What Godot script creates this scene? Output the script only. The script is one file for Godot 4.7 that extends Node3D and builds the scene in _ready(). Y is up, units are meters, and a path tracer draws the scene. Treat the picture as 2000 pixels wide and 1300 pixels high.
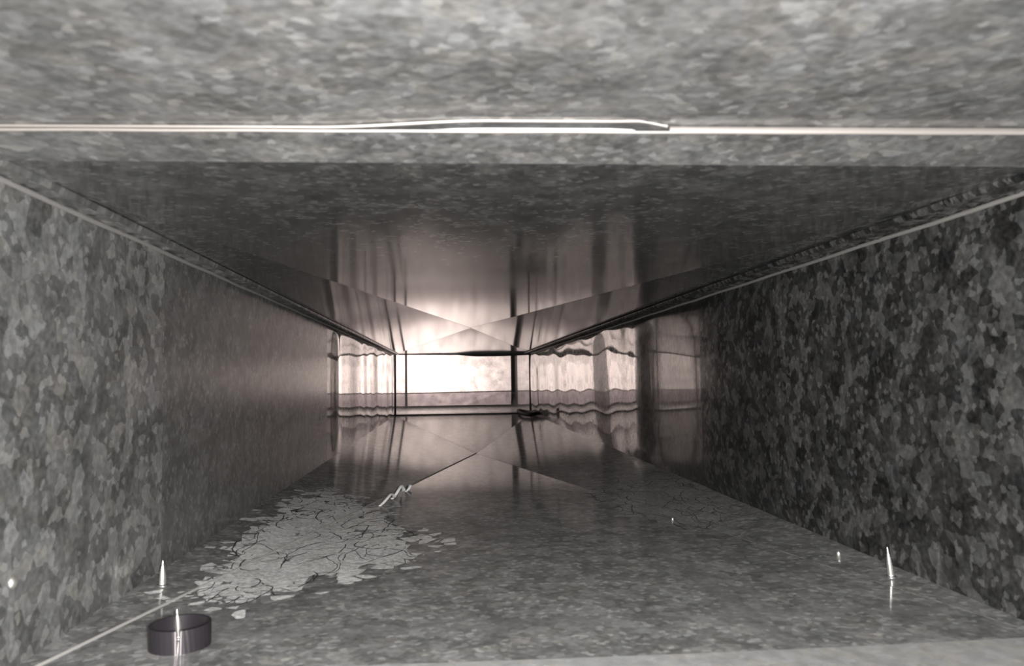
extends Node3D
# Inside a long galvanised sheet-metal air duct, seen from its near end. Axes: x across, y up from the duct floor, -z along the duct.

const XL := -0.266      # left wall
const XR := 0.394       # right wall
const H := 0.2967       # duct height
const ZN := -0.425      # joint of the near section
const ZJ := -3.755      # joint at the far end of the long section
const ZE := -4.689      # end panel
const XC := 0.0677      # crossing of the floor's cross-breaks
const ZX := -2.065
const SAG := -0.026     # how far the floor sags there

var M := {}
var taken := {}
var rng := RandomNumberGenerator.new()

# ------------------------------------------------------------------ helpers
func numbered(called: String) -> String:
	if not taken.has(called):
		taken[called] = 0
		return called
	taken[called] += 1
	return "%s_%03d" % [called, taken[called]]

func tag(o: Node3D, label: String, category: String, group := "", kind := "") -> Node3D:
	o.set_meta("label", label)
	o.set_meta("category", category)
	if group: o.set_meta("group", group)
	if kind: o.set_meta("kind", kind)
	return o

func thing(called: String, at: Vector3) -> Node3D:
	var o := Node3D.new()
	o.name = numbered(called)
	o.position = at
	add_child(o)
	return o

func start() -> SurfaceTool:
	var st := SurfaceTool.new()
	st.begin(Mesh.PRIMITIVE_TRIANGLES)
	st.set_smooth_group(-1)
	return st

func done(called: String, st: SurfaceTool, m: Material, parent: Node = self) -> MeshInstance3D:
	st.index()
	st.generate_normals()
	var o := MeshInstance3D.new()
	o.mesh = st.commit()
	o.material_override = m
	o.name = numbered(called) if parent == self else called
	parent.add_child(o, true)
	return o

func tri(st: SurfaceTool, a: Vector3, b: Vector3, c: Vector3, n: Vector3, ua := Vector2.ZERO, ub := Vector2.ZERO, uc := Vector2.ZERO) -> void:
	if (a - c).cross(a - b).dot(n) < 0.0:
		var t := b
		b = c
		c = t
		var tu := ub
		ub = uc
		uc = tu
	st.set_uv(ua)
	st.add_vertex(a)
	st.set_uv(ub)
	st.add_vertex(b)
	st.set_uv(uc)
	st.add_vertex(c)

func quad(st: SurfaceTool, a: Vector3, b: Vector3, c: Vector3, d: Vector3, n: Vector3, ua := Vector2.ZERO, ub := Vector2.ZERO, uc := Vector2.ZERO, ud := Vector2.ZERO) -> void:
	tri(st, a, b, c, n, ua, ub, uc)
	tri(st, a, c, d, n, ua, uc, ud)

# a curved sheet p(u, v) with uv coordinates t(u, v) in metres, facing n, closed behind by a back of the given thickness
func sheet(st: SurfaceTool, nu: int, nv: int, p: Callable, t: Callable, n: Vector3, thick: float) -> void:
	var pos: Array[PackedVector3Array] = []
	var uvs: Array[PackedVector2Array] = []
	for i in nu + 1:
		var row := PackedVector3Array()
		var ru := PackedVector2Array()
		for j in nv + 1:
			row.append(p.call(float(i) / nu, float(j) / nv))
			ru.append(t.call(float(i) / nu, float(j) / nv))
		pos.append(row)
		uvs.append(ru)
	st.set_smooth_group(1)
	for i in nu:
		for j in nv:
			quad(st, pos[i][j], pos[i + 1][j], pos[i + 1][j + 1], pos[i][j + 1], n, uvs[i][j], uvs[i + 1][j], uvs[i + 1][j + 1], uvs[i][j + 1])
	st.set_smooth_group(-1)
	var off := -n * thick
	quad(st, pos[0][0] + off, pos[nu][0] + off, pos[nu][nv] + off, pos[0][nv] + off, -n)
	var mid: Vector3 = (pos[0][0] + pos[nu][nv]) * 0.5
	for i in nu:
		for j in [0, nv]:
			var a: Vector3 = pos[i][j]
			var b: Vector3 = pos[i + 1][j]
			var along := pos[i][nv - j] - a
			quad(st, a, b, pos[nu][j] + off if i == nu - 1 else b + off, a + off, -along, uvs[i][j], uvs[i + 1][j], uvs[i + 1][j], uvs[i][j])
	for j in nv:
		for i in [0, nu]:
			var a: Vector3 = pos[i][j]
			var b: Vector3 = pos[i][j + 1]
			quad(st, a, b, b + off, a + off, a - pos[nu - i][j], uvs[i][j], uvs[i][j + 1], uvs[i][j + 1], uvs[i][j])

func box(st: SurfaceTool, lo: Vector3, hi: Vector3) -> void:
	var v := func(x: int, y: int, z: int) -> Vector3: return Vector3(hi.x if x else lo.x, hi.y if y else lo.y, hi.z if z else lo.z)
	for s in 2:
		var g := 1.0 if s else -1.0
		quad(st, v.call(s, 0, 0), v.call(s, 1, 0), v.call(s, 1, 1), v.call(s, 0, 1), Vector3(g, 0, 0), Vector2(lo.z, lo.y), Vector2(lo.z, hi.y), Vector2(hi.z, hi.y), Vector2(hi.z, lo.y))
		quad(st, v.call(0, s, 0), v.call(1, s, 0), v.call(1, s, 1), v.call(0, s, 1), Vector3(0, g, 0), Vector2(lo.z, lo.x), Vector2(lo.z, hi.x), Vector2(hi.z, hi.x), Vector2(hi.z, lo.x))
		quad(st, v.call(0, 0, s), v.call(1, 0, s), v.call(1, 1, s), v.call(0, 1, s), Vector3(0, 0, g), Vector2(lo.x, lo.y), Vector2(hi.x, lo.y), Vector2(hi.x, hi.y), Vector2(lo.x, hi.y))

# a profile of (along, out) points swept from a to b; "out" is measured on axes e1 and e2
func sweep(st: SurfaceTool, path: PackedVector3Array, profile: PackedVector2Array, e1: Vector3, e2: Vector3, smooth := true) -> void:
	st.set_smooth_group(1 if smooth else -1)
	var n := profile.size()
	var c := Vector2.ZERO
	for q in profile: c += q / n
	var run := 0.0
	for i in path.size() - 1:
		var step := path[i].distance_to(path[i + 1])
		for k in n:
			var p := profile[k]
			var q := profile[(k + 1) % n]
			var out := e1 * ((p.x + q.x) * 0.5 - c.x) + e2 * ((p.y + q.y) * 0.5 - c.y)
			quad(st, path[i] + e1 * p.x + e2 * p.y, path[i + 1] + e1 * p.x + e2 * p.y, path[i + 1] + e1 * q.x + e2 * q.y, path[i] + e1 * q.x + e2 * q.y, out,
				Vector2(run, p.x), Vector2(run + step, p.x), Vector2(run + step, q.x), Vector2(run, q.x))
		run += step
	st.set_smooth_group(-1)
	for e in 2:
		var o := path[0] if e == 0 else path[path.size() - 1]
		var d := (path[0] - path[1]) if e == 0 else (path[path.size() - 1] - path[path.size() - 2])
		for k in n:
			var p := profile[k]
			var q := profile[(k + 1) % n]
			tri(st, o + e1 * c.x + e2 * c.y, o + e1 * p.x + e2 * p.y, o + e1 * q.x + e2 * q.y, d)

# a turned shape about y: (radius, height) points from bottom to top
func lathe(st: SurfaceTool, profile: PackedVector2Array, sides: int, lean := Vector2.ZERO) -> void:
	st.set_smooth_group(1)
	for k in profile.size() - 1:
		for s in sides:
			var a0 := TAU * s / sides
			var a1 := TAU * (s + 1) / sides
			var d0 := Vector3(cos(a0), 0, sin(a0))
			var d1 := Vector3(cos(a1), 0, sin(a1))
			var p := profile[k]
			var q := profile[k + 1]
			var sp := Vector3(lean.x * p.y, p.y, lean.y * p.y)
			var sq := Vector3(lean.x * q.y, q.y, lean.y * q.y)
			quad(st, d0 * p.x + sp, d1 * p.x + sp, d1 * q.x + sq, d0 * q.x + sq, d0 + d1 + Vector3(0, p.x - q.x, 0) / maxf(absf(q.y - p.y), 1e-4))
	st.set_smooth_group(-1)

# ------------------------------------------------------------------ procedural materials
func cells(freq: float, the_seed: int, warp: float, size: int, kind := FastNoiseLite.RETURN_CELL_VALUE) -> PackedByteArray:
	var n := FastNoiseLite.new()
	n.seed = the_seed
	n.noise_type = FastNoiseLite.TYPE_CELLULAR
	n.cellular_return_type = kind
	n.cellular_jitter = 1.0
	n.frequency = freq
	n.fractal_type = FastNoiseLite.FRACTAL_NONE
	n.domain_warp_enabled = warp > 0.0
	n.domain_warp_amplitude = warp
	n.domain_warp_frequency = freq * 1.2
	n.domain_warp_fractal_type = FastNoiseLite.DOMAIN_WARP_FRACTAL_NONE
	var im := n.get_seamless_image(size, size, false, false, 0.12, kind != FastNoiseLite.RETURN_CELL_VALUE)
	im.convert(Image.FORMAT_L8)
	return im.get_data()

func cloud(freq: float, the_seed: int, size: int, octaves := 4) -> PackedByteArray:
	var n := FastNoiseLite.new()
	n.seed = the_seed
	n.noise_type = FastNoiseLite.TYPE_SIMPLEX
	n.frequency = freq
	n.fractal_octaves = octaves
	var im := n.get_seamless_image(size, size, false, false, 0.12)
	im.convert(Image.FORMAT_L8)
	return im.get_data()

# zinc spangle: flat crystals of unequal brightness, each a little tilted, over a fine grain. Returns [colour, normal, roughness]
func spangle(the_seed: int, size: int, dark: float, bright: float, tilt: float, flake: float, flaky := 0.3) -> Array:
	var big := cells(1.0 / (flake * size / 1024.0), the_seed, flake * 0.6 * size / 1024.0, size)
	var small := cells(2.3 / (flake * size / 1024.0), the_seed + 7, flake * 0.3 * size / 1024.0, size)
	var grain := cloud(0.05, the_seed + 3, size, 4)
	var broad := cloud(0.006, the_seed + 5, size, 3)
	var col := PackedByteArray()
	var nor := PackedByteArray()
	var rou := PackedByteArray()
	col.resize(size * size * 3)
	nor.resize(size * size * 3)
	rou.resize(size * size)
	for i in size * size:
		var a := big[i] / 255.0
		var b := small[i] / 255.0
		var g := grain[i] / 255.0 - 0.5
		var w := broad[i] / 255.0 - 0.5
		var s := 0.18 + flaky * clampf((a - 0.45) * 4.0, 0.0, 1.0) + 0.20 * a + 0.18 * b + (0.34 if b > 0.88 else 0.0)
		s = clampf(s + g * 0.30 + w * 0.45, 0.0, 1.0)
		var v := dark + (bright - dark) * s
		var hue := fposmod(a * 37.0, 1.0) - 0.5
		col[i * 3] = int(clampf(v * (1.0 + 0.020 * hue) * 255.0, 0, 255))
		col[i * 3 + 1] = int(clampf(v * 0.995 * 255.0, 0, 255))
		col[i * 3 + 2] = int(clampf(v * (0.99 - 0.03 * hue) * 255.0, 0, 255))
		var t1 := fposmod(a * 91.7 + b * 13.0, 1.0) - 0.5
		var t2 := fposmod(a * 57.3 + b * 29.0, 1.0) - 0.5
		nor[i * 3] = int(127.5 + 127.0 * t1 * tilt)
		nor[i * 3 + 1] = int(127.5 + 127.0 * t2 * tilt)
		nor[i * 3 + 2] = 254
		rou[i] = int(clampf(0.86 - 0.28 * s + g * 0.15, 0.0, 1.0) * 255.0)
	var ims: Array = []
	for d in [[col, Image.FORMAT_RGB8], [nor, Image.FORMAT_RGB8], [rou, Image.FORMAT_L8]]:
		ims.append(ImageTexture.create_from_image(Image.create_from_data(size, size, false, d[1], d[0])))
	return ims

func galvanised(t: Array, rough: float, coat: float, coat_rough: float, scale := 2.0, tint := Color.WHITE) -> StandardMaterial3D:
	var m := StandardMaterial3D.new()
	m.albedo_color = tint
	m.albedo_texture = t[0]
	m.metallic = 0.8
	m.metallic_specular = 0.5
	m.roughness = rough
	m.roughness_texture = t[2]
	m.normal_enabled = true
	m.normal_texture = t[1]
	m.normal_scale = 1.0
	m.clearcoat_enabled = coat > 0.0
	m.clearcoat = coat
	m.clearcoat_roughness = coat_rough
	m.uv1_scale = Vector3(scale, scale, 1)
	return m

func plain(c: Color, rough: float, metal := 0.0) -> StandardMaterial3D:
	var m := StandardMaterial3D.new()
	m.albedo_color = c
	m.roughness = rough
	m.metallic = metal
	return m

func make_materials() -> void:
	var t1 := spangle(11, 1024, 0.30, 0.66, 0.10, 26.0, 0.10)
	var t2 := spangle(29, 1024, 0.30, 0.74, 0.10, 30.0, 0.30)
	var t3 := spangle(41, 512, 0.34, 0.46, 0.02, 22.0)
	var t4 := spangle(31, 1024, 0.11, 0.55, 0.10, 27.0, 0.26)  # right side spangle: the weaker light there is put into a darker colour
	var t5 := spangle(61, 1024, 0.33, 0.67, 0.10, 26.0, 0.13)
	M.floor = galvanised(t5, 0.8, 0.38, 0.09, 2.6)
	M.floor.metallic = 0.4
	M.ceiling = galvanised(spangle(67, 1024, 0.14, 0.42, 0.10, 26.0, 0.10), 0.8, 1.0, 0.09, 2.8)  # darker than the near ceiling: its shading is put into the colour
	M.ceiling.metallic = 0.3
	M.wall_near_left = galvanised(t2, 0.8, 1.0, 0.24, 2.4)
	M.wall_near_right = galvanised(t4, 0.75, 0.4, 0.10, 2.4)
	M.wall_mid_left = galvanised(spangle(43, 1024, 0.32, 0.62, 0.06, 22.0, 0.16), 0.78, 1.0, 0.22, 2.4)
	M.wall_mid_right = galvanised(spangle(37, 1024, 0.04, 0.34, 0.06, 26.0, 0.28), 0.75, 0.6, 0.08, 2.4)  # darker again: light falling off along the right wall, put into the colour
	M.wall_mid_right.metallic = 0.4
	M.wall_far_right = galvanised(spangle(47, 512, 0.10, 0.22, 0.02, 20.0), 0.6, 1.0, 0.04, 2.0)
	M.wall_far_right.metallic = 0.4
	M.wall_far = galvanised(t3, 0.5, 1.0, 0.03, 2.0)
	M.near = galvanised(t1, 0.8, 0.6, 0.2, 2.2)
	M.lap_dull = galvanised(t4, 0.7, 0.2, 0.15, 4.0)
	M.edge = plain(Color(0.54, 0.52, 0.505), 0.5, 0.6)
	M.pale_ridge = plain(Color(0.60, 0.59, 0.58), 0.55, 0.3)
	M.roll = plain(Color(0.58, 0.57, 0.56), 0.5, 0.6)
	M.edge_flat = galvanised(spangle(73, 512, 0.68, 0.94, 0.06, 20.0, 0.12), 0.7, 0.3, 0.2, 2.0)
	M.fold = galvanised(t1, 0.55, 0.5, 0.1, 5.0)
	M.screw = plain(Color(0.88, 0.87, 0.85), 0.28, 0.9)
	M.gasket = plain(Color(0.03, 0.028, 0.028), 0.7)  # black of the gasket loop; also paints shade on flange and backing
	M.ring = plain(Color(0.16, 0.145, 0.16), 0.38, 0.35)
	M.ring_lip = plain(Color(0.78, 0.74, 0.76), 0.35, 0.8)
	M.film = galvanised(spangle(53, 512, 0.64, 0.92, 0.05, 14.0), 0.9, 0.25, 0.2, 4.0)
	M.film.metallic = 0.2
	M.film_dull = galvanised(spangle(59, 512, 0.42, 0.62, 0.05, 14.0), 0.9, 0.25, 0.2, 4.0)
	M.film_dull.metallic = 0.3
	M.crack = plain(Color(0.13, 0.12, 0.12), 0.8)
	M.swarf = plain(Color(0.93, 0.925, 0.92), 0.45, 0.2)
	# the end panel: pale, scuffed and specked with dirt
	var size := 512
	var cl := cloud(0.012, 71, size, 5)
	var sp := cells(1.0 / 26.0, 77, 14.0, size)
	var gr := cloud(0.09, 79, size, 3)
	var by := PackedByteArray()
	by.resize(size * size * 3)
	for i in size * size:
		var v := 0.80 + (cl[i] / 255.0 - 0.5) * 0.22 + (gr[i] / 255.0 - 0.5) * 0.10
		if sp[i] > 222 and cl[i] < 132: v -= 0.06
		by[i * 3] = int(clampf(v, 0, 1) * 255)
		by[i * 3 + 1] = int(clampf(v * 0.975, 0, 1) * 255)
		by[i * 3 + 2] = int(clampf(v * 0.975, 0, 1) * 255)
	var pm := plain(Color.WHITE, 0.55, 0.3)
	pm.albedo_texture = ImageTexture.create_from_image(Image.create_from_data(size, size, false, Image.FORMAT_RGB8, by))
	pm.uv1_scale = Vector3(1.6, 1.6, 1)
	M.panel = pm
	M.panel_shaded = pm.duplicate()
	M.panel_shaded.albedo_color = Color(0.80, 0.78, 0.80)  # darker copy: shade of the down-tilted lower strip put into its colour

func glow(c: Color, e: float) -> StandardMaterial3D:
	var m := plain(c, 0.4)
	m.emission_enabled = true
	m.emission = c
	m.emission_energy_multiplier = e
	return m

# ------------------------------------------------------------------ scene
func _ready() -> void:
	rng.seed = 5
	# camera
	var cam := Camera3D.new()
	cam.name = "camera"
	cam.position = Vector3(0, 0.1715, 0)
	cam.rotation = Vector3(0.0594, -0.0812, -0.0133)
	cam.fov = rad_to_deg(2.0 * atan(650.0 / 1500.0))
	cam.near = 0.02
	cam.far = 60.0
	cam.current = true
	var lens := CameraAttributesPhysical.new()
	lens.frustum_focal_length = 27.69
	lens.frustum_focus_distance = 1.2
	lens.frustum_near = 0.02
	lens.frustum_far = 60.0
	lens.exposure_aperture = 13.0
	cam.attributes = lens
	add_child(cam)
	# the room outside the open near end, its light raised as even fill
	var env := Environment.new()
	env.background_mode = Environment.BG_COLOR
	env.background_color = Color(0.74, 0.735, 0.73)
	env.background_energy_multiplier = 4.0
	env.tonemap_mode = Environment.TONE_MAPPER_LINEAR
	env.tonemap_exposure = 1.0
	env.sdfgi_enabled = true
	env.ssao_enabled = true
	env.ssil_enabled = true
	var we := WorldEnvironment.new()
	we.name = "environment"
	we.environment = env
	add_child(we)
	make_materials()
	# the torch at the viewpoint and an unseen lamp added to light the end chamber
	torch(Vector3(0.014, 0.165, 0.002), 1.2)
	end_lamp(Vector3(-0.15, 0.365, -3.97), 1.0)

	# ---- structure
	long_floor()
	long_ceiling()
	long_walls()
	near_section()
	end_chamber()
	seams()
	# ---- things
	cleats()
	ring(Vector3(-0.179, floor_y(-0.179, -0.534), -0.534))
	screw(Vector3(-0.2471, 0, -0.692), 0.022, 0.0032, Vector2(0.0, 0), "bright pointed screw tip standing near the left wall, just behind the dark ring")
	screw(Vector3(0.3735, 0, -0.638), 0.026, 0.0028, Vector2(-0.10, 0), "bright pointed screw tip standing on the floor near the right wall")
	screw(Vector3(-0.1853, 0, -0.5504), 0.020, 0.0026, Vector2(-0.06, 0.05), "bright pointed screw tip standing inside the dark split ring")
	small_bits()
	films()
	gasket_loop()

func torch(at: Vector3, energy: float) -> void:
	var t := thing("torch", at)
	tag(t, "small handheld torch at the near opening behind the viewpoint", "torch")
	var st := start()
	lathe(st, PackedVector2Array([Vector2(0, 0), Vector2(0.010, 0), Vector2(0.011, 0.002), Vector2(0.011, 0.07), Vector2(0.016, 0.085), Vector2(0.016, 0.1), Vector2(0.0135, 0.1), Vector2(0.0135, 0.098)]), 24)
	var b := done("body", st, plain(Color(0.05, 0.05, 0.055), 0.5), t)
	b.rotation.x = -PI / 2
	b.position.z = 0.1
	st = start()
	lathe(st, PackedVector2Array([Vector2(0.0135, 0.0), Vector2(0.0135, 0.002), Vector2(0, 0.003)]), 24)
	var l := done("lens", st, glow(Color(1, 0.99, 0.97), 3.0), t)
	l.rotation.x = -PI / 2
	l.position.z = 0.003
	var s := SpotLight3D.new()
	s.name = "torch_light"
	s.position = Vector3(0, 0, -0.004)
	s.light_color = Color(1.0, 0.993, 0.98)
	s.light_energy = energy
	s.spot_angle = 80.0
	s.spot_angle_attenuation = 0.6
	s.spot_range = 12.0
	s.spot_attenuation = 2.0
	s.light_size = 0.013
	s.shadow_enabled = true
	t.add_child(s)

func end_lamp(at: Vector3, energy: float) -> void:
	var t := thing("added_strip_lamp", at)
	tag(t, "warm white strip lamp added to light the end panel, hidden above the far joint", "lamp")
	t.rotation = Vector3(deg_to_rad(-22), 0, 0)
	var st := start()
	box(st, Vector3(-0.11, -0.03, 0.0), Vector3(0.11, 0.03, 0.03))
	done("housing", st, plain(Color(0.6, 0.6, 0.6), 0.6), t)
	st = start()
	box(st, Vector3(-0.10, -0.025, -0.004), Vector3(0.10, 0.025, -0.0002))
	done("diffuser", st, glow(Color(1, 0.93, 0.88), 2.0), t)
	var a := AreaLight3D.new()
	a.name = "strip_light"
	a.position = Vector3(0, 0, -0.006)
	a.area_size = Vector2(0.20, 0.05)
	a.light_color = Color(1.0, 0.93, 0.89)
	a.light_energy = energy
	a.area_range = 12.0
	a.area_attenuation = 2.0
	a.shadow_enabled = true
	t.add_child(a)

# four triangular facets of a cross-broken sheet; y0 = level of the edges, dy = rise of the crossing, up = facing
func cross_broken(root: Node3D, mat: Material, y0: float, xc: float, zc: float, dy: float, n: Vector3, z_near: float) -> void:
	var nl := Vector3(XL, y0, z_near)
	var nr := Vector3(XR, y0, z_near)
	var fl := Vector3(XL, y0, ZJ)
	var fr := Vector3(XR, y0, ZJ)
	var c := Vector3(xc, y0 + dy, zc)
	var off := -n * 0.006
	var k := 0
	for e in [[nl, nr], [nr, fr], [fr, fl], [fl, nl]]:
		var a: Vector3 = e[0]
		var b: Vector3 = e[1]
		var st := start()
		tri(st, a, b, c, n, Vector2(a.z, a.x), Vector2(b.z, b.x), Vector2(c.z, c.x))
		tri(st, a + off, b + off, c + off, -n)
		quad(st, a, b, b + off, a + off, a + b - 2.0 * c)
		quad(st, b, c, c + off, b + off, b - a)
		quad(st, c, a, a + off, c + off, a - b)
		done("facet", st, mat, root)
		k += 1
	# the folds themselves: a low rounded ridge along each half diagonal, paler and taller on the floor's near left one
	for p in [nl, nr, fl, fr]:
		var st := start()
		var d: Vector3 = (c - p).normalized()
		var side := d.cross(n).normalized()
		var pale_ridge: bool = p == nl and n.y > 0.0
		var w := 0.0014 if pale_ridge else 0.0010
		var h := 0.0016 if pale_ridge else 0.0002
		sweep(st, PackedVector3Array([p + d * 0.02, p.lerp(c, 0.5), c]), PackedVector2Array([Vector2(-w, -0.001), Vector2(-w, 0), Vector2(-w * 0.5, h * 0.8), Vector2(0, h), Vector2(w * 0.5, h * 0.8), Vector2(w, 0), Vector2(w, -0.001)]), side, n)
		done("fold_ridge", st, M.pale_ridge if pale_ridge else mat, root)

func long_floor() -> void:
	var r := thing("floor", Vector3.ZERO)
	tag(r, "galvanised duct floor cross-broken into four flat triangles", "floor", "", "structure")
	cross_broken(r, M.floor, 0.0, XC, ZX, SAG, Vector3.UP, ZN - 0.02)

func long_ceiling() -> void:
	var r := thing("ceiling", Vector3.ZERO)
	tag(r, "galvanised duct ceiling with its shade put into a darker colour, cross-broken into four triangles", "ceiling", "", "structure")
	cross_broken(r, M.ceiling, H, 0.0645, -2.324, 0.030, Vector3.DOWN, ZN)

# how far a side wall bulges into the duct at z (metres), v = height 0..1; the sheet is held flat at the corners
func bulge(z: float, v: float, left: bool) -> float:
	var hold := pow(4.0 * v * (1.0 - v), 0.45)
	var h := 0.0
	if left:
		h += 0.0060 * exp(-pow((z + 1.83) / 0.055, 2))
		h += 0.0022 * sin(z * TAU / 0.60 + 0.6) * smoothstep(-1.8, -2.3, z)
		h += 0.0016 * sin(z * TAU / 0.31 + 2.0 + v) * smoothstep(-1.9, -2.5, z)
		h += 0.0006 * sin(z * TAU / 0.17 + 1.0 - 2.0 * v) * smoothstep(-2.0, -2.5, z)
	else:
		h += 0.0080 * exp(-pow((z + 1.57) / 0.075, 2))
		h += 0.0100 * exp(-pow((z + 1.10) / 0.20, 2))
		h += 0.0026 * sin(z * TAU / 0.55 + 1.1) * smoothstep(-1.5, -1.8, z)
		h += 0.0018 * sin(z * TAU / 0.33 + 2.6 + 1.5 * v) * smoothstep(-1.5, -1.9, z)
	return h * hold

func long_walls() -> void:
	for left in [true, false]:
		var x := XL if left else XR
		var n := Vector3(1, 0, 0) if left else Vector3(-1, 0, 0)
		var r := thing("wall_left" if left else "wall_right", Vector3.ZERO)
		tag(r, "left duct wall of pale spangled galvanised sheet, mirror-bright towards the far end" if left else "right duct wall of spangled galvanised sheet darkened in colour as if less lit, rippled and shiny towards the far end", "wall", "", "structure")
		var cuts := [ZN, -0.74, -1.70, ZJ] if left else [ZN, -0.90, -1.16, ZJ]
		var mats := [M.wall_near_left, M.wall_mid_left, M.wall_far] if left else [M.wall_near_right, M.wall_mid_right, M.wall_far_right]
		for part in 3:
			var z0: float = cuts[part]
			var z1: float = cuts[part + 1]
			var st := start()
			var p := func(u: float, v: float) -> Vector3:
				var z := lerpf(z0, z1, u)
				return Vector3(x, v * H, z) + n * bulge(z, v, left)
			var t := func(u: float, v: float) -> Vector2: return Vector2(lerpf(z0, z1, u), v * H + (0.0 if left else 0.31))
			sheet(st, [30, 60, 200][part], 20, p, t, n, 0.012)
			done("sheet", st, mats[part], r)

func near_section() -> void:
	var z1 := 0.03
	# near ceiling, lapped over the slip cleat, with a buckle along its edge
	var st := start()
	var p := func(u: float, v: float) -> Vector3:
		var x := lerpf(XL - 0.03, XR + 0.03, v)
		var z := lerpf(ZN + 0.02, z1, u)
		return Vector3(x, 0.2996 + 0.0095 * (x + 0.22) + buckle(x) * exp(-u * 7.0), z)
	var t := func(u: float, v: float) -> Vector2: return Vector2(lerpf(ZN, z1, u), lerpf(XL, XR, v) + 0.17)
	sheet(st, 20, 60, p, t, Vector3.DOWN, 0.006)
	tag(done("ceiling", st, M.near), "near duct ceiling sheet of large pale zinc spangle, in front of the bright seam", "ceiling", "", "structure")
	st = start()
	box(st, Vector3(XL - 0.03, -0.012, -0.45), Vector3(XR + 0.03, -0.001, z1))
	tag(done("floor", st, M.near), "near duct floor sheet in front of the pale cross strip", "floor", "", "structure")
	for left in [true, false]:
		st = start()
		if left: box(st, Vector3(XL - 0.03, -0.012, ZN), Vector3(XL - 0.012, 0.31, z1))
		else: box(st, Vector3(XR + 0.012, -0.012, ZN), Vector3(XR + 0.03, 0.31, z1))
		tag(done("wall_left" if left else "wall_right", st, M.near), "near left duct wall sheet before the joint" if left else "near right duct wall sheet before the joint", "wall", "", "structure")

func buckle(x: float) -> float:
	return 0.0042 * smoothstep(-0.07, 0.02, x) * (1.0 - smoothstep(0.095, 0.118, x))

func end_chamber() -> void:
	var zf := ZE - 0.04
	var top := 0.46
	var lo := Vector3(XL - 0.02, -0.012, zf)
	# side walls, floor, roof
	for left in [true, false]:
		var st := start()
		var x := XL if left else XR
		var n := Vector3(1, 0, 0) if left else Vector3(-1, 0, 0)
		var p := func(u: float, v: float) -> Vector3: return Vector3(x, v * top, lerpf(ZJ, zf, u)) + n * 0.001 * sin(u * 9.0) * 4.0 * v * (1.0 - v)
		var t := func(u: float, v: float) -> Vector2: return Vector2(lerpf(ZJ, zf, u), v * top)
		sheet(st, 40, 12, p, t, n, 0.012)
		tag(done("wall_left" if left else "wall_right", st, M.wall_far), "left wall of the end chamber beyond the far joint" if left else "right wall of the end chamber beyond the far joint", "wall", "", "structure")
	var st2 := start()
	box(st2, Vector3(XL - 0.012, -0.012, zf), Vector3(XR + 0.012, 0.0, ZJ))
	tag(done("floor", st2, M.floor), "floor strip of the end chamber before the bright end panel", "floor", "", "structure")
	st2 = start()
	box(st2, Vector3(XL - 0.012, top, zf), Vector3(XR + 0.012, top + 0.012, ZJ + 0.012))
	tag(done("ceiling", st2, M.ceiling), "raised ceiling of the end chamber", "ceiling", "", "structure")
	st2 = start()
	box(st2, Vector3(XL - 0.012, H, ZJ), Vector3(XR + 0.012, top, ZJ + 0.012))
	tag(done("wall_front", st2, M.ceiling), "header sheet of the end chamber above the far joint", "wall", "", "structure")
	# end panel before a backing painted black, as shade in the gap round it
	var w := thing("wall_back", Vector3.ZERO)
	tag(w, "brightly lit pale end panel with a fold line above its lower strip", "wall", "", "structure")
	st2 = start()
	box(st2, Vector3(XL - 0.012, -0.012, zf - 0.012), Vector3(XR + 0.012, top + 0.012, zf))
	done("backing", st2, M.gasket, w)
	st2 = start()
	var x0 := XL + 0.008
	var x1 := XR - 0.022
	var p1 := func(u: float, v: float) -> Vector3: return Vector3(lerpf(x0, x1, u), lerpf(0.094 + 0.006 * u, 0.336, v), ZE - 0.012 * sin(v * PI) * sin(u * PI))
	var t1 := func(u: float, v: float) -> Vector2: return Vector2(lerpf(x0, x1, u), lerpf(0.094, 0.336, v))
	sheet(st2, 24, 20, p1, t1, Vector3(0, 0, 1), 0.01)
	done("panel_sheet", st2, M.panel, w)
	st2 = start()
	var p2 := func(u: float, v: float) -> Vector3: return Vector3(lerpf(x0, x1, u), lerpf(0.014, 0.088 + 0.006 * u, v), ZE + lerpf(-0.03, 0.0, v) + 0.003 * exp(-pow((u - 0.55 - 0.35 * v) / 0.05, 2)))
	var t2 := func(u: float, v: float) -> Vector2: return Vector2(lerpf(x0, x1, u), lerpf(0.5, 0.58, v))
	sheet(st2, 40, 8, p2, t2, Vector3(0, 0, 1), 0.004)
	done("kick_strip", st2, M.panel_shaded, w)
	# far joint: a standing flange all round the duct, painted black as its unlit side
	var j := thing("trim_1", Vector3(0, 0, ZJ))
	tag(j, "narrow flange standing round the duct at the far joint, coloured black for its unlit face", "trim", "", "structure")
	for s in [[Vector3(XL, 0, -0.006), Vector3(XL + 0.006, H, 0.004)], [Vector3(XR - 0.007, 0, -0.006), Vector3(XR, H, 0.004)], [Vector3(XL, 0, -0.006), Vector3(XR, 0.006, 0.004)]]:
		st2 = start()
		box(st2, s[0], s[1])
		done("flange", st2, M.gasket, j)
	st2 = start()
	var path := PackedVector3Array()
	for i in 41:
		path.append(Vector3(lerpf(XL, XR, i / 40.0), 0, 0))
	var lens := func(u: float, v: float) -> Vector3:
		var x := lerpf(XL, XR, u)
		var deep := 0.005 + 0.012 * smoothstep(0.38, 0.62, u) * (1.0 - 0.4 * smoothstep(0.75, 1.0, u))
		return Vector3(x, H + 0.002 - deep * v, 0.004)
	sheet(st2, 40, 2, lens, func(u: float, v: float) -> Vector2: return Vector2(u, v), Vector3(0, 0, 1), 0.01)
	done("flange", st2, M.gasket, j)

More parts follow.
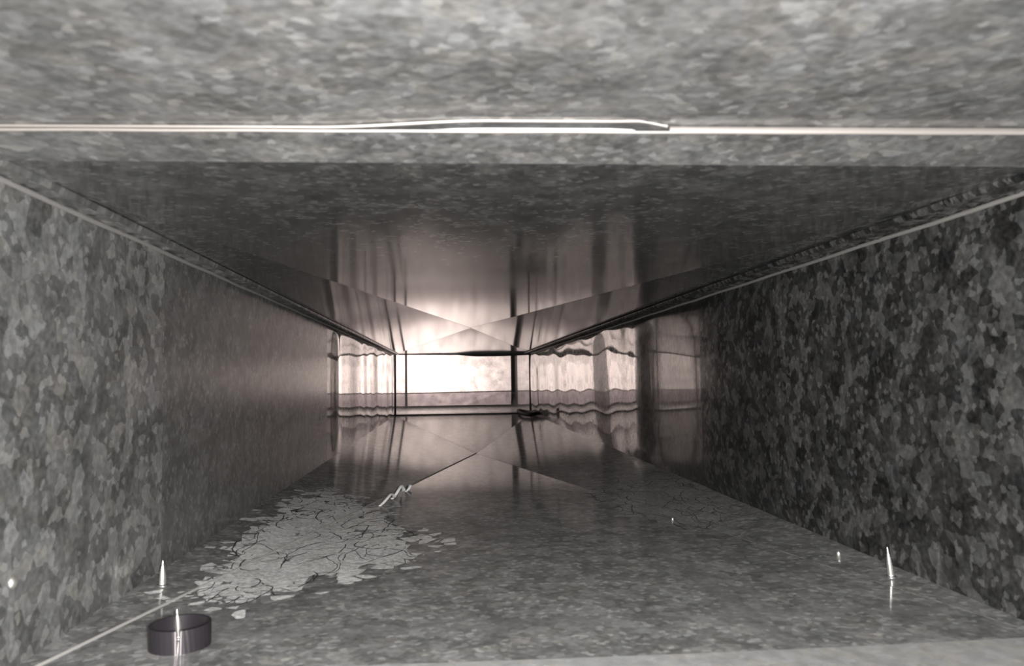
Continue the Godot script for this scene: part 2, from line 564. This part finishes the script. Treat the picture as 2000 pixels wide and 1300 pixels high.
# folded lock seams along the two ceiling corners, with hammer dents
func seams() -> void:
	for left in [true, false]:
		var r := thing("trim_2" if left else "trim_3", Vector3.ZERO)
		tag(r, "hammered folded lock seam along the left ceiling corner" if left else "hammered folded lock seam along the right ceiling corner", "trim", "", "structure")
		var wide := 0.020 if left else 0.032
		var x := XL if left else XR
		var s := 1.0 if left else -1.0
		var dents := FastNoiseLite.new()
		dents.seed = 3 if left else 9
		dents.noise_type = FastNoiseLite.TYPE_CELLULAR
		dents.cellular_return_type = FastNoiseLite.RETURN_DISTANCE
		dents.frequency = 1.0
		var st := start()
		var p := func(u: float, v: float) -> Vector3:
			var z := lerpf(ZN, ZJ, u)
			# a rail at the free edge, uneven rungs between it and the corner, hammered pockets between the rungs
			var zz := z + 0.006 * sin(z * 47.0) + 0.004 * sin(z * 131.0)
			var step := 0.031 if left else 0.024
			var rung := 1.0 - smoothstep(0.10, 0.24, absf(fposmod(zz / step, 1.0) - 0.5))
			var d := dents.get_noise_2d(z / 0.030, v * wide / 0.016)
			var pocket := clampf(0.5 + d * 0.8, 0.0, 1.0)
			var low := 0.0006 + 0.0030 * maxf(rung * (0.6 + 0.4 * pocket), smoothstep(0.78, 0.86, v)) + 0.0008 * pocket
			if v > 0.97: low = 0.0
			return Vector3(x + s * wide * v, H - low, z)
		var t := func(u: float, v: float) -> Vector2: return Vector2(lerpf(ZN, ZJ, u), v * wide)
		sheet(st, 900, 12, p, t, Vector3.DOWN, 0.001)
		done("lap", st, M.near if left else M.lap_dull, r)
		st = start()
		var pr := PackedVector2Array()
		for k in 8:
			pr.append(Vector2(cos(TAU * k / 8), sin(TAU * k / 8)) * 0.0019)
		var path := PackedVector3Array()
		for k in 61:
			var z := lerpf(ZN, ZJ, k / 60.0)
			path.append(Vector3(x + s * 0.0015, H - 0.0035 + 0.0004 * sin(k * 1.7), z))
		sweep(st, path, pr, Vector3(1, 0, 0), Vector3(0, 1, 0))
		done("fold", st, M.roll, r)

# slip cleats of the near joint
func cleats() -> void:
	var r := thing("slip_cleat", Vector3(0.06, H, -0.39))
	tag(r, "slip cleat across the ceiling with two bright hemmed edges", "cleat")
	var st := start()
	var tilt := 0.0095
	var p := func(u: float, v: float) -> Vector3:
		var x := lerpf(XL - 0.012, XR + 0.012, v)
		var y := lerpf(-0.0006 + tilt * (x + 0.22) * 0.9, -0.0050 + tilt * (x + 0.22) * 0.3, u)
		return Vector3(x - 0.06, y, lerpf(0.002, -0.035, u))
	var t := func(u: float, v: float) -> Vector2: return Vector2(lerpf(0.3, 0.34, u), lerpf(XL, XR, v) + 0.4)
	sheet(st, 4, 30, p, t, Vector3.DOWN, 0.0012)
	done("blade", st, M.near, r)
	# lower hem: a rounded fold edge facing the opening
	var pr := PackedVector2Array()
	for k in 10:
		var a := TAU * k / 10
		pr.append(Vector2(cos(a) * 0.0010, sin(a) * 0.00078))
	st = start()
	var path := PackedVector3Array()
	for k in 61:
		var x := lerpf(XL - 0.012, XR + 0.012, k / 60.0)
		path.append(Vector3(x - 0.06, -0.0002 + tilt * (x + 0.22) * 0.9 + 0.0001 * sin(k * 0.9), 0.002))
	sweep(st, path, pr, Vector3(0, 0, 1), Vector3(0, 1, 0))
	done("hem", st, M.edge, r)
	# upper hem, lifted where the sheet above it has buckled, ending in a bent tab
	st = start()
	path = PackedVector3Array()
	for k in 81:
		var x := lerpf(XL - 0.012, 0.115, k / 80.0)
		path.append(Vector3(x - 0.06, 0.0020 + tilt * (x + 0.22) * 0.9 + buckle(x - 0.003) * 0.9 + 0.0006 * smoothstep(0.085, 0.115, x), 0.001))
	sweep(st, path, pr, Vector3(0, 0, 1), Vector3(0, 1, 0))
	done("hem", st, M.edge, r)
	st = start()
	path = PackedVector3Array()
	for k in 41:
		var x := lerpf(0.116, XR + 0.012, k / 40.0)
		path.append(Vector3(x - 0.06, 0.0010 + tilt * (x + 0.22) * 0.9, 0.0022))
	var thick := PackedVector2Array()
	for q in pr: thick.append(q * Vector2(1.0, 2.6))
	sweep(st, path, thick, Vector3(0, 0, 1), Vector3(0, 1, 0))
	done("hem", st, M.edge, r)
	# the matching cleat across the floor, at the bottom of the view
	var f := thing("slip_cleat", Vector3(0.06, 0, -0.45))
	tag(f, "pale flat slip cleat across the floor at the near edge", "cleat")
	st = start()
	var pf := func(u: float, v: float) -> Vector3:
		var x := lerpf(XL - 0.012, XR + 0.012, v)
		return Vector3(x - 0.06, lerpf(0.0018, 0.0008, u), lerpf(-0.024 - 0.002 * sin(v * 7.0), 0.05, u))
	sheet(st, 6, 40, pf, func(u: float, v: float) -> Vector2: return Vector2(u * 0.07, v * 0.66), Vector3.UP, 0.001)
	done("blade", st, M.edge_flat, f)

func ring(at: Vector3) -> void:
	var r := thing("split_ring", at)
	tag(r, "dark split metal ring lying on the floor at lower left", "ring")
	var ro := 0.0192
	var ri := 0.0176
	var h := 0.0150
	var gap := 0.085
	var mid := deg_to_rad(75.0)   # towards the viewer
	var st := start()
	var n := 72
	st.set_smooth_group(1)
	for i in n:
		var a0 := mid + gap + (TAU - 2.0 * gap) * i / n
		var a1 := mid + gap + (TAU - 2.0 * gap) * (i + 1) / n
		var rib0 := 0.0003 * sin(a0 * 40.0)
		var rib1 := 0.0003 * sin(a1 * 40.0)
		var d0 := Vector3(cos(a0), 0, sin(a0))
		var d1 := Vector3(cos(a1), 0, sin(a1))
		var ht := Vector3(0, h, 0)
		var o0 := d0 * (ro + rib0)
		var o1 := d1 * (ro + rib1)
		st.set_smooth_group(1)
		quad(st, o0, o1, o1 + ht, o0 + ht, d0 + d1)
		st.set_smooth_group(2)
		quad(st, d0 * ri, d1 * ri, d1 * ri + ht, d0 * ri + ht, -d0 - d1)
		st.set_smooth_group(-1)
		quad(st, o0 + ht, o1 + ht, d1 * ri + ht, d0 * ri + ht, Vector3.UP)
		quad(st, o0, o1, d1 * ri, d0 * ri, Vector3.DOWN)
	done("band", st, M.ring, r)
	for s in [-1.0, 1.0]:
		var a: float = mid + s * gap
		var d := Vector3(cos(a), 0, sin(a))
		var side: Vector3 = Vector3(-d.z, 0, d.x) * -s
		st = start()
		var pr := PackedVector2Array()
		for k in 8: pr.append(Vector2(cos(TAU * k / 8), sin(TAU * k / 8)) * Vector2(0.0006, 0.0013))
		sweep(st, PackedVector3Array([d * 0.0184, d * 0.0184 + Vector3(0, h * 0.5, 0), d * 0.0184 + Vector3(0, h, 0)]), pr, side, d)
		done("lip", st, M.ring_lip, r)

func screw(at: Vector3, tall: float, rad: float, lean: Vector2, label: String) -> void:
	at.y = floor_y(at.x, at.z)
	var r := thing("screw", at)
	tag(r, label, "screw", "screw tips through the floor")
	var st := start()
	var pr := PackedVector2Array([Vector2(rad * 1.5, 0), Vector2(rad * 1.5, 0.0006), Vector2(rad, 0.0012)])
	var turns := 9
	for k in turns:
		var f := float(k) / turns
		var y := lerpf(0.0014, tall * 0.86, f)
		var w := rad * pow(1.0 - f * f, 0.8) * 0.92 + 0.0003
		pr.append(Vector2(w * 0.86, y))
		pr.append(Vector2(w, y + tall * 0.045))
	pr.append(Vector2(0.0003, tall * 0.97))
	pr.append(Vector2(0.0, tall))
	lathe(st, pr, 20, lean)
	done("shank", st, M.screw, r)
	st = start()
	lathe(st, PackedVector2Array([Vector2(rad * 1.6, -0.0005), Vector2(rad * 1.5, 0.0007), Vector2(rad * 1.4, 0.0013), Vector2(0, 0.0013)]), 18)
	done("burr", st, M.fold, r)

func small_bits() -> void:
	# short rivet and nail tips
	for d in [[Vector3(0.3666, 0, -0.714), 0.0070, 0.0021, "tiny pale pin tip on the floor left of the right-hand screw tip"], [Vector3(0.2743, 0, -0.9476), 0.0055, 0.0016, "tiny bright pin tip on the dark cracked patch of floor at right"]]:
		var st := start()
		lathe(st, PackedVector2Array([Vector2(0, 0), Vector2(d[2], 0), Vector2(d[2], d[1] * 0.6), Vector2(d[2] * 0.7, d[1] * 0.9), Vector2(0, d[1])]), 14)
		var o := done("pin_tip", st, M.screw)
		o.position = d[0]
		o.position.y = floor_y(o.position.x, o.position.z) - 0.0003
		tag(o, d[3], "pin", "pin tips")
	var st3 := start()
	lathe(st3, PackedVector2Array([Vector2(0, -0.001), Vector2(0.0042, -0.001), Vector2(0.0036, 0.001), Vector2(0.0018, 0.0022), Vector2(0, 0.0026)]), 14)
	var w := done("pin_tip", st3, M.screw)
	w.position = Vector3(XL, 0.052, -0.498)
	w.rotation.z = -PI / 2
	tag(w, "small bright pin tip poking through the left wall at the frame edge", "pin", "pin tips")
	# curled shavings along the fold of the floor
	for d in [[Vector3(-0.1034, 0.0006, -1.1455), Vector3(-0.0835, 0.0006, -1.205), 0.012, "longer curled metal shaving nearest to us on the floor fold"], [Vector3(-0.0911, 0.0006, -1.217), Vector3(-0.0733, 0.0006, -1.2712), 0.016, "middle curled metal shaving arched on the floor fold"], [Vector3(-0.0745, 0.0006, -1.3016), Vector3(-0.0671, 0.0006, -1.326), 0.009, "short curled metal shaving farthest along the floor fold"]]:
		var a: Vector3 = d[0]
		var b: Vector3 = d[1]
		var path := PackedVector3Array()
		for k in 15:
			var f := k / 14.0
			path.append((b - a) * f + Vector3(0, (floor_y(b.x, b.z) - floor_y(a.x, a.z)) * f, 0) + Vector3(0.003 * sin(f * 5.0), d[2] * sin(f * PI * 0.9), 0))
		var st := start()
		sweep(st, path, PackedVector2Array([Vector2(-0.0042, -0.0004), Vector2(0, 0.0007), Vector2(0.0042, -0.0004), Vector2(0, -0.0007)]), Vector3(0.9, 0.2, 0.3).normalized(), Vector3(-0.2, 0.97, 0.1).normalized())
		var o := done("metal_shaving", st, M.swarf)
		o.position = a + Vector3(0, floor_y(a.x, a.z), 0)
		tag(o, d[3], "shaving", "curled shavings on the floor fold")

func floor_y(x: float, z: float) -> float:
	# level of the cross-broken floor
	var dy := SAG
	var best := 0.0
	var zn := ZN - 0.02
	var fx := (x - XC) / ((XR if x > XC else XL) - XC)
	var fz := (z - ZX) / ((zn if z > ZX else ZJ) - ZX)
	best = maxf(fx, fz)
	return dy * (1.0 - clampf(best, 0.0, 1.0))

# dried, cracked films on the floor: flakes cut from a patch outline
func films() -> void:
	film(PackedVector2Array([Vector2(-0.222, -0.66), Vector2(-0.236, -0.86), Vector2(-0.245, -1.16), Vector2(-0.205, -1.30), Vector2(-0.137, -1.20), Vector2(-0.08, -1.04), Vector2(-0.020, -0.86), Vector2(-0.040, -0.745), Vector2(-0.113, -0.70), Vector2(-0.165, -0.62)]), 150, 17, "pale dried film with fine dark cracks on the floor beside the left wall", M.film)
	film(PackedVector2Array([Vector2(0.205, -1.22), Vector2(0.30, -1.36), Vector2(0.385, -1.38), Vector2(0.386, -1.1), Vector2(0.356, -0.90), Vector2(0.269, -0.885), Vector2(0.222, -0.974)]), 90, 23, "dull dried film with fine dark cracks on the floor beside the right wall", M.film_dull)

func film(outline: PackedVector2Array, count: int, the_seed: int, label: String, mat: Material) -> void:
	rng.seed = the_seed
	var noise := FastNoiseLite.new()
	noise.seed = the_seed
	noise.frequency = 1.0
	noise.fractal_octaves = 4
	var ragged := outline
	var lo := outline[0]
	var hi := outline[0]
	for q in outline:
		lo = lo.min(q)
		hi = hi.max(q)
	# drying flakes: the cells round scattered points, missing here and there and more so towards the rim
	var seeds := PackedVector2Array()
	var tries := 0
	while seeds.size() < count * 9 and tries < 60000:
		tries += 1
		var q := Vector2(rng.randf_range(lo.x - 0.02, hi.x + 0.02), rng.randf_range(lo.y - 0.05, hi.y + 0.05))
		if q.x < XL + 0.004 or q.x > XR - 0.004: continue
		seeds.append(q)
	var st := start()
	for i in seeds.size():
		var edge := 1.0
		for k in outline.size():
			var c := Geometry2D.get_closest_point_to_segment(seeds[i], outline[k], outline[(k + 1) % outline.size()])
			edge = minf(edge, seeds[i].distance_to(c))
		var inside := edge if Geometry2D.is_point_in_polygon(seeds[i], outline) else -edge
		if noise.get_noise_2d(seeds[i].x * 26.0, seeds[i].y * 14.0) * 2.2 + rng.randf_range(-0.8, 0.8) + inside / 0.026 < 0.0: continue
		var c0 := seeds[i]
		var cell := PackedVector2Array([c0 + Vector2(-0.012, -0.02), c0 + Vector2(0.012, -0.02), c0 + Vector2(0.012, 0.02), c0 + Vector2(-0.012, 0.02)])
		for j in seeds.size():
			if i == j or absf(seeds[j].x - c0.x) > 0.024 or absf(seeds[j].y - c0.y) > 0.04: continue
			var m := (c0 + seeds[j]) * 0.5
			var d := (seeds[j] - c0).normalized()
			var e := Vector2(-d.y, d.x)
			var cut := Geometry2D.intersect_polygons(cell, PackedVector2Array([m + e, m - e, m - e - d, m + e - d]))
			if cut.is_empty():
				cell = PackedVector2Array()
				break
			cell = cut[0]
		if cell.size() < 3: continue
		var shr := Geometry2D.offset_polygon(cell, -rng.randf_range(-0.0008, 0.0003) - 0.0035 * (1.0 - smoothstep(0.0, 0.03, inside)) * rng.randf())
		if shr.is_empty() or shr[0].size() < 3: continue
		var poly: PackedVector2Array = shr[0]
		var idx := Geometry2D.triangulate_polygon(poly)
		var lift := rng.randf_range(0.00015, 0.00035)
		var lean := Vector2(rng.randf_range(-0.025, 0.025), rng.randf_range(-0.025, 0.025))
		var top := PackedVector3Array()
		for q in poly:
			top.append(Vector3(q.x, floor_y(q.x, q.y) + lift + absf((q - c0).dot(lean)), q.y))
		for k in range(0, idx.size(), 3):
			tri(st, top[idx[k]], top[idx[k + 1]], top[idx[k + 2]], Vector3.UP, Vector2(poly[idx[k]].y, poly[idx[k]].x), Vector2(poly[idx[k + 1]].y, poly[idx[k + 1]].x), Vector2(poly[idx[k + 2]].y, poly[idx[k + 2]].x))
	var o := done("dried_film", st, mat)
	tag(o, label, "residue", "", "stuff")
	# dark cracks: wandering lines along the borders of drying cells
	var cracks := start()
	for i in count:
		var q := Vector2(rng.randf_range(lo.x, hi.x), rng.randf_range(lo.y, hi.y))
		if not Geometry2D.is_point_in_polygon(q, ragged): continue
		var dir := rng.randf() * TAU
		var turn := rng.randf_range(-1.2, 1.2)
		var w := rng.randf_range(0.0003, 0.0007)
		var steps := rng.randi_range(6, 22)
		var path := PackedVector3Array()
		for k in steps:
			if not Geometry2D.is_point_in_polygon(q, ragged): break
			path.append(Vector3(q.x, floor_y(q.x, q.y) + 0.0005, q.y))
			dir += rng.randf_range(-0.55, 0.55) + turn * 0.22
			q += Vector2(cos(dir), 1.8 * sin(dir)) * 0.0042
		for k in path.size() - 1:
			var d := (path[k + 1] - path[k]).normalized()
			var e := Vector3(-d.z, 0, d.x) * w
			quad(cracks, path[k] - e, path[k] + e, path[k + 1] + e, path[k + 1] - e, Vector3.UP)
			quad(cracks, path[k] - e, path[k + 1] - e, path[k + 1] - e - Vector3(0, 0.0003, 0), path[k] - e - Vector3(0, 0.0003, 0), -e)
			quad(cracks, path[k] + e, path[k + 1] + e, path[k + 1] + e - Vector3(0, 0.0003, 0), path[k] + e - Vector3(0, 0.0003, 0), e)
	var cr := done("crack", cracks, M.crack, o)
	cr.set_meta("kind", "stuff")

func gasket_loop() -> void:
	var st := start()
	var path := PackedVector3Array()
	for k in 33:
		var a := TAU * k / 32.0
		path.append(Vector3(0.030 * cos(a) + 0.01 * sin(a), 0.012 + 0.003 * sin(a * 2.0), 0.20 * sin(a)))
	var pr := PackedVector2Array()
	for k in 8: pr.append(Vector2(cos(TAU * k / 8), sin(TAU * k / 8)) * 0.0085)
	sweep(st, path, pr, Vector3(1, 0, 0), Vector3(0, 1, 0))
	var o := done("gasket_loop", st, M.gasket)
	o.position = Vector3(0.36, 0.0, -3.62)
	tag(o, "black slack loop of gasket lying in the far right floor corner", "gasket")
